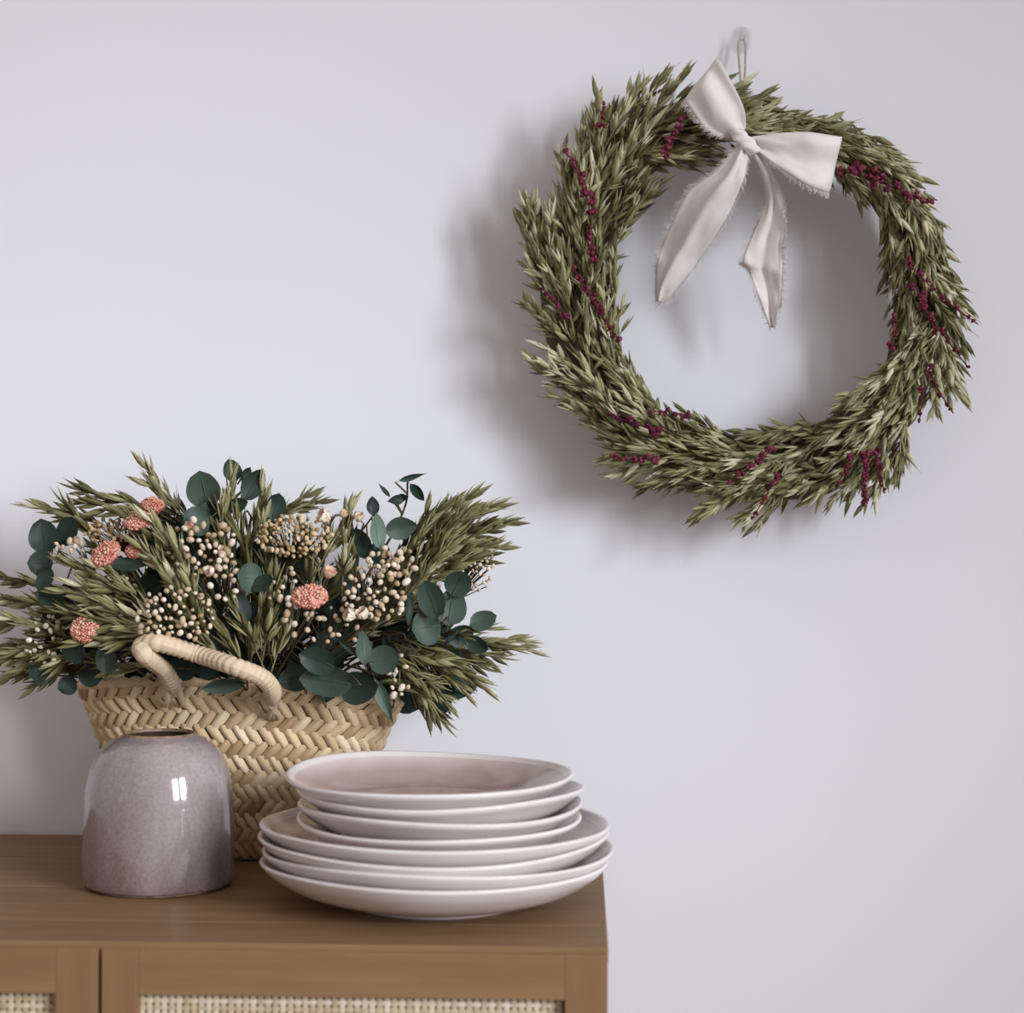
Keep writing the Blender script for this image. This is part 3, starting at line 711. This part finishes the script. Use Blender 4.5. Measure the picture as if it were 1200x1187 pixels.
euc('pale blue-green eucalyptus sprig standing upright above the plates', [
    (437, 593, 16, 24, 95, 0, 20, 'd', 'o', -.01), (443, 622, 22, 44, 95, 10, 30, 'l', 'o', .016), (470, 619, 28, 40, 10, -5, 15, 'm', 'o', .014), (423, 637, 26, 40, 110, 0, -20, 'd', 'o', 0), (444, 650, 28, 36, 270, 20, 0, 'm', 'o', .0)], (440, 600))
euc('thin eucalyptus tip with narrow leaves, the highest at the plate end of the basket', [
    (484, 559, 9, 34, 15, 0, 40, 'd', 'l', .0), (489, 577, 15, 26, -50, 0, 30, 'm', 'o', .0), (450, 574, 6, 22, 130, 0, 30, 'd', 'l', 0), (464, 586, 12, 26, 190, 40, 0, 'd', 'l', 0), (472, 583, 10, 20, 10, 40, 0, 'd', 'l', 0)], (478, 563), (452, 640))
euc('large round-leaved eucalyptus sprig at the plate end of the basket', [
    (505, 702, 36, 46, 110, 0, -10, 'd', 'r', .022), (537, 684, 36, 34, 60, 15, 10, 'm', 'r', .018), (529, 711, 40, 46, 80, 0, 10, 'm', 'r', .010), (500, 735, 48, 36, 190, 15, 0, 'm', 'r', .016), (480, 712, 10, 42, 85, 0, 30, 'm', 'o', .012), (515, 725, 40, 38, 250, 0, 0, 'd', 'r', .0)], (532, 690))
euc('small eucalyptus sprig at the very edge of the bouquet above the plates', [
    (566, 727, 26, 34, 20, 0, -15, 'm', 'r', .0), (559, 756, 22, 30, -20, 20, 10, 'm', 'r', .0), (540, 745, 30, 34, 30, 0, 20, 'd', 'r', -.01)], (560, 735))
euc('pale eucalyptus sprig with a pointed leaf hanging over the basket rim', [
    (426, 759, 20, 42, 95, 0, 25, 'l', 'o', .022), (450, 773, 38, 38, 10, 5, -10, 'm', 'r', .020), (407, 760, 5, 30, 140, 0, 20, 'm', 'l', .02), (450, 822, 17, 58, -68, 0, 15, 'l', 'l', .024)], (430, 765))
euc('broad dark eucalyptus sprig spread low over the front rim beside the handle end', [
    (372, 774, 36, 46, 160, 0, -10, 'd', 'r', .016), (382, 798, 40, 66, 175, -10, 0, 'm', 'r', .018), (420, 806, 42, 52, 10, 20, 0, 'd', 'r', .010), (345, 795, 34, 40, 190, 0, 0, 'd', 'r', -.005)], (385, 785))
for k_, (x, y, lab_) in enumerate([(190, 745, 'dark filler eucalyptus sprig deep inside the bouquet behind the rope handle'), (345, 690, 'dark filler eucalyptus sprig deep inside the bouquet below the tan flower head'),
                                  (250, 690, 'dark filler eucalyptus sprig deep inside the bouquet below the tallest leaves'), (440, 715, 'dark filler eucalyptus sprig deep inside the bouquet behind the white buds'), (110, 735, 'dark filler eucalyptus sprig deep inside the bouquet near its outer end'),
                                  (335, 760, 'dark filler eucalyptus sprig deep inside the bouquet above the front rim'), (490, 780, 'dark filler eucalyptus sprig deep inside the bouquet low above the plates'), (200, 660, 'dark filler eucalyptus sprig deep inside the bouquet behind the coral flowers')]):
    lv = []  # filler leaves added to darken the bouquet's middle and block the bright wall
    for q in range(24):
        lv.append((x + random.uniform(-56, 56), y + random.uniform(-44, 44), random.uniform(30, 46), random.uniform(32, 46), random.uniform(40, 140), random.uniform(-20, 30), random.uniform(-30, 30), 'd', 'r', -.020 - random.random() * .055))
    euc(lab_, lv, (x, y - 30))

ZONES = [(x, y, 'dried pale green oat stalk ' + t, 'oat stalks ' + t) for x, y, t in [
    (60, 600, 'above the dark round leaves behind the vase'), (20, 700, 'reaching furthest out past the basket end behind the vase'), (30, 785, 'drooping low past the basket end behind the vase'),
    (125, 705, 'lying across the flowers between the coral heads'), (160, 585, 'standing behind the coral flowers'), (205, 665, 'beside the loose cream buds and coral flowers'), (140, 765, 'just above the rim beside the handle bend'),
    (260, 600, 'next to the tallest round leaves'), (305, 755, 'rising behind the long run of the rope handle'), (340, 605, 'around the large tan flower head'), (400, 645, 'between the large tan flower head and the upright pale leaves'),
    (520, 625, 'in the thick plume above the plate end of the basket'), (575, 755, 'stretching furthest out above the plates'), (500, 800, 'hanging down over the rim above the plates'), (420, 730, 'deep behind the pale hanging leaves')]]
def oat(px, py, ang, tow=0.05, off=0.0, s=1.0, var=None, side=1):
    d = dome(px, py) - off; dr = vdir(ang, tow); P = at_d(px, py, d) - dr * 0.034 * s; roll = random.uniform(-.35, .35)
    M = frame(P, dr, UV * side, s, roll)
    e = M @ Vector((0, 0, .085))
    if e.y > -0.014:
        dr = vdir(ang, tow + (e.y + .02) / (.08 * s)); M = frame(P, dr, UV * side, s, roll)
    lb, gr = min(ZONES, key=lambda z: (z[0] - px) ** 2 + (z[1] - py) ** 2)[2:]
    o = thing('oat_stalk', NECK, lb, 'dried oat', gr)
    put('seed_head', OAT_B[random.choice((1, 3, 5, 6)) if side < 0 else random.randrange(8)], o, local(o, M))
    A = M @ Vector((0, 0, -.008)); root = NECK + Vector((random.uniform(-.03, .03), random.uniform(-.012, .012), -.02))
    over = root.lerp(A, .35); over.y = max(over.y, bc.y - 0.045); over.z = max(TOP + 0.160, over.z)
    g = MB(); g.cur = .4; g.tube(spline([A, A - dr * 0.012 * s + Vector((0, .006, 0)), over, root], 12), .0009, 4)
    g.build('stem', M_STEM, o, True, 0, NECK).location = (0, 0, 0)
    return o
#     mid of head, direction
for a in [(80, 603, 158, 0), (100, 615, 135, 0), (128, 583, 165, 0), (138, 596, 170, 0), (190, 575, 125, 0), (200, 590, 140, 0), (178, 600, 150, -.01), (268, 588, 84, .01), (262, 622, 92, .01),
          (30, 682, 165, 0), (22, 705, 175, .0), (15, 730, 178, .01), (18, 755, 183, .0), (25, 770, 195, .01), (40, 785, 200, 0), (45, 735, 165, .02), (50, 760, 185, .02), (70, 715, 160, .02), (60, 775, 190, .01), (65, 790, 205, .0),
          (118, 680, 140, .035), (125, 705, 148, .035), (140, 715, 155, .035), (105, 700, 160, .03), (150, 690, 130, .03), (120, 725, 170, .03), (150, 735, 160, .03), (130, 750, 178, .03), (100, 770, 185, .02), (150, 780, 182, .02),
          (200, 640, 125, .035), (215, 665, 115, .04), (190, 665, 128, .035), (205, 690, 120, .035), (222, 690, 108, .03), (180, 630, 135, .03), (228, 720, 110, .03), (235, 745, 130, .03),
          (300, 610, 75, .0), (335, 600, 35, .0), (345, 595, 20, -.01), (310, 640, 95, .01), (285, 640, 105, .01), (318, 715, 78, .025), (288, 735, 112, .03), (300, 742, 84, .02), (335, 735, 66, .02), (262, 742, 125, .02),
          (395, 625, 65, .02), (405, 640, 80, .02), (415, 660, 95, .01), (380, 650, 75, .0), (360, 660, 100, .0),
          (540, 612, 32, .0), (525, 605, 40, 0), (510, 615, 48, .0), (495, 622, 55, .0), (550, 630, 20, .0), (530, 635, 30, .01), (515, 650, 35, .01), (500, 665, 45, .01), (545, 660, 25, .0), (485, 640, 60, 0), (520, 670, 25, .01), (490, 680, 50, .01), (560, 618, 18, -.005), (545, 604, 28, -.005), (515, 632, 40, .015), (535, 650, 22, .015), (505, 645, 52, .01), (552, 645, 12, .005), (525, 618, 45, .01),
          (575, 752, 0, .0), (555, 765, -8, .01), (530, 770, -15, .02), (515, 775, -25, .02), (500, 770, -10, .02), (520, 790, -30, .02), (505, 800, -45, .02), (490, 800, -55, .025), (480, 785, -30, .02), (535, 785, -25, .01), (495, 815, -50, .02), (470, 800, 0, .02), (540, 740, 5, .01), (590, 758, 2, -.005)]:
    random.seed(int(a[0] * 13 + a[1])); oat(a[0], a[1], a[2] + random.uniform(-6, 6), random.uniform(0, .14), a[3] - 0.004, random.uniform(.85, 1.08), side=(-1 if a[2] > 120 or a[2] < 62 else 1))
random.seed(9)
for i in range(14):
    px, py = random.uniform(70, 500), random.uniform(630, 740)
    an = math.degrees(math.atan2(880 - py, px - 285)) + random.uniform(-15, 15); oat(px, py, an, random.uniform(0, .15), -0.022, random.uniform(.8, 1.0))

def bud_sprig(label, cx, cy, rx, ry, n, r, mat, seed, off=0.02, name='bud_sprig', group=None, flat=.5):
    rnd = random.Random(seed); o = thing(name, NECK, label, 'sprig', group); b = MB(); sb = MB(); sb.cur = .4
    C = at_d(cx, cy, dome(cx, cy) - off); k_ = 1.53 / FPX
    hub = at_d(cx + (285 - cx) * .12, min(cy + ry * 1.2 + 6, 792), dome(cx, cy) - off + .024)
    over = NECK.lerp(hub, .6); over.y = max(over.y, bc.y - .05); over.z = max(over.z + .01, TOP + .165); sb.tube(spline([NECK, over, hub], 10), .0012, 5)
    cen = []
    for i in range(n):
        for _ in range(14):
            a, q = rnd.uniform(0, 2 * PI), math.sqrt(rnd.random()); x, y = math.cos(a) * q, math.sin(a) * q
            if all((x - u) ** 2 * rx * rx + (y - v_) ** 2 * ry * ry > (r / k_ * 1.5) ** 2 for u, v_, in cen): break
        cen.append((x, y)); h = math.sqrt(max(0, 1 - x * x - y * y)) * flat * min(rx, ry) * k_ + rnd.uniform(-.004, .004)
        P = C + RV * x * rx * k_ + UV * y * ry * k_ - FV * h
        b.cur = rnd.random(); rr = r * rnd.uniform(.6, 1.12)
        b.ball(P, rr, 7, 5, (1, rnd.uniform(.75, 1), rnd.uniform(.95, 1.45)), Matrix.Rotation(rnd.uniform(0, 3), 3, Vector((rnd.random(), rnd.random(), .1)).normalized()))
        if rnd.random() < .7: sb.tube([P, P.lerp(hub, .35) + Vector((0, .004, 0)), hub], [.0005, .0005, .0008], 3, False)
    tag(b.build('buds', mat, o, True, 0, NECK), kind='stuff').location = (0, 0, 0); sb.build('stem', M_STEM, o, True, 0, NECK).location = (0, 0, 0)
bud_sprig('large tan flower head of tiny packed buds standing above the middle of the basket', 345, 628, 44, 24, 120, .0021, M_TAN, 1, .02)
bud_sprig('small tan flower head of packed buds beside the coral flowers', 128, 623, 30, 15, 60, .0020, M_TAN, 2, .02)
bud_sprig('loose sprig of white ball buds below the tan flower head, above the plates', 442, 690, 42, 36, 54, .0027, M_BEAD, 3, .026)
bud_sprig('loose sprig of white ball buds beside the upright pale eucalyptus', 460, 660, 30, 20, 26, .0027, M_BEAD, 4, .026)
bud_sprig('loose cream bud sprig beneath the tallest eucalyptus leaves', 238, 640, 42, 32, 40, .0029, M_BEAD, 5, .030)
bud_sprig('cream bud sprig close above the rope handle', 205, 722, 46, 34, 70, .0024, M_BEAD, 6, .034)
bud_sprig('tiny cream bud sprig at the edge of the bouquet by the round eucalyptus leaves', 560, 660, 20, 34, 46, .0018, M_BEAD, 7, .004)
bud_sprig('sparse cream bud sprig beside the lowest coral flower', 58, 752, 28, 30, 26, .0024, M_BEAD, 8, .016)
bud_sprig('sparse cream bud sprig next to the dark round leaves behind the vase', 80, 645, 22, 14, 12, .0028, M_BEAD, 9, .02)
bud_sprig('small tan bud cluster under the narrow sideways leaf', 135, 688, 26, 16, 34, .0020, M_TAN, 10, .014)
bud_sprig('few white ball buds low over the basket rim by the hanging pointed leaf', 466, 795, 14, 34, 11, .0029, M_BEAD, 11, .024)
bud_sprig('sparse cream buds around the pink flower in the middle', 345, 705, 34, 40, 22, .0026, M_BEAD, 12, .022)
bud_sprig('cream bud sprig beside the curled eucalyptus leaves', 255, 675, 26, 34, 24, .0027, M_BEAD, 13, .030)
bud_sprig('loose cream bud sprig between the pink flower and the broad dark leaves', 395, 735, 36, 24, 16, .0024, M_BEAD, 14, .016)

def yarrow(label, px, py, wd, ht, rot, seed, off=.03, mat=M_PINK, face=70):
    rnd = random.Random(seed); d = dome(px, py) - off; k_ = d / FPX; P = at_d(px, py, d)
    o = thing('coral_flower', NECK, label, 'flower', 'coral flower heads in the basket'); b = MB()
    ax = (UV * math.sin(R(face)) - FV * math.cos(R(face)))
    ax = Matrix.Rotation(R(-rot), 3, FV) @ ax
    M = frame(P, ax, RV, 1.0).to_3x3(); rx, rz = wd / 2 * k_, ht / 2 * k_
    n = 190
    for i in range(n):
        z = 1 - (i + .5) / n * 1.25; q = math.sqrt(max(0, 1 - z * z)); a = i * 2.39996
        p = Vector((q * math.cos(a) * rx, q * math.sin(a) * rx, z * rz * .85 + .0024 * rnd.random()))
        b.cur = min(1, max(0, .25 + .5 * rnd.random() + .25 * z)); b.ball(P + M @ p, .00115 * rnd.uniform(.7, 1.3) * wd / 34, 5, 4)
    b.cur = .1; b.ball(P, 1, 12, 8, (rx * .95, rx * .95, rz * .9), M)
    tag(b.build('flower_head', mat, o, True, 0, NECK)).location = (0, 0, 0)
    b = MB(); b.cur = .6; b.tube(spline([P - ax * rz * .6, P - ax * .02, NECK.lerp(P, .5) + Vector((0, .01, 0)), NECK], 12), .0011, 5)
    b.cur = .9
    for i in range(5):
        a = i * 1.257; b.tube([P - ax * (rz + .006), P - ax * rz * .4 + M @ Vector((math.cos(a) * rx * .7, math.sin(a) * rx * .7, 0))], .0008, 4)
    b.build('stem', M_STEM, o, True, 0, NECK).location = (0, 0, 0)
yarrow('coral flower head tilted on its side below the small tan flower head', 125, 650, 36, 20, 32, 1, .036, face=55)
yarrow('bright coral flower head in the upper part of the coral cluster', 162, 612, 32, 20, 8, 2, .034, face=65)
yarrow('topmost coral flower head below the oat tips', 179, 594, 26, 18, -5, 3, .02, face=70)
yarrow('small dark coral flower head half hidden behind oats', 157, 648, 20, 14, -10, 4, .03, face=60)
yarrow('rose pink flower head low among the oats beside sparse cream buds', 100, 738, 32, 28, 10, 5, .034, face=35)
yarrow('pale pink flower head on a thin stem in the middle of the bouquet', 363, 701, 40, 22, 0, 6, .034, face=62)

def strawflower(label, px, py, size, ang, seed, off=.034, openn=.5):
    rnd = random.Random(seed); d = dome(px, py) - off; k_ = d / FPX; P = at_d(px, py, d); r = size / 2 * k_
    ax = vdir(ang, .5); o = thing('strawflower', NECK, label, 'flower', 'small cream strawflowers in the basket')
    for i in range(8):
        a = i * PI / 4 + rnd.uniform(-.15, .15); X = ax.orthogonal().normalized(); Y = ax.cross(X); sd = X * math.cos(a) + Y * math.sin(a); tn = ax.cross(sd)
        b = MB(); b.cur = rnd.uniform(.4, 1); rows = []
        for s in range(5):
            t = s / 4; wd = r * .55 * math.sin(PI * (t * .8 + .12)); c0 = P + sd * r * (0.25 + openn * 1.5 * t * (1 - .4 * t)) + ax * r * (t * 1.2 - .6)
            rows.append([c0 - tn * wd, c0 + sd * r * .12 - ax * r * .05, c0 + tn * wd])
        b.grid(rows); b.build('petal', M_PETAL, o, True, 0, NECK).location = (0, 0, 0)
    b = MB(); b.cur = .6; b.ball(P - ax * r * .2, r * .55, 10, 6); b.build('disc', M_ORANGE, o, True, 0, NECK).location = (0, 0, 0)
    b = MB(); b.cur = .5; b.tube(spline([P - ax * r * .5, P - ax * .018, NECK.lerp(P, .5), NECK], 10), .0008, 4); b.build('stem', M_STEM, o, True, 0, NECK).location = (0, 0, 0)
for i, (x, y, s, a, l_) in enumerate([(262, 647, 20, 80, 'cream and orange strawflower on a thin stem beside the curled leaves'), (245, 670, 17, 70, 'small orange-centred strawflower below the loose cream buds'), (386, 671, 20, 60, 'round cream strawflower just above the pink flower in the middle'),
                                     (380, 605, 22, 150, 'cream strawflower at the top edge of the large tan flower head'), (402, 602, 13, 40, 'tiny orange strawflower beside the top of the large tan flower head'), (410, 721, 20, 160, 'cream strawflower with a dark side below the white buds'),
                                     (425, 719, 20, 120, 'palest cream strawflower, tucked against the white buds'), (420, 606, 16, 90, 'tan strawflower behind the upright pale eucalyptus'), (222, 618, 18, 60, 'cream strawflower beneath the largest round leaf')]):
    strawflower(l_, x, y, s, a, 50 + i)
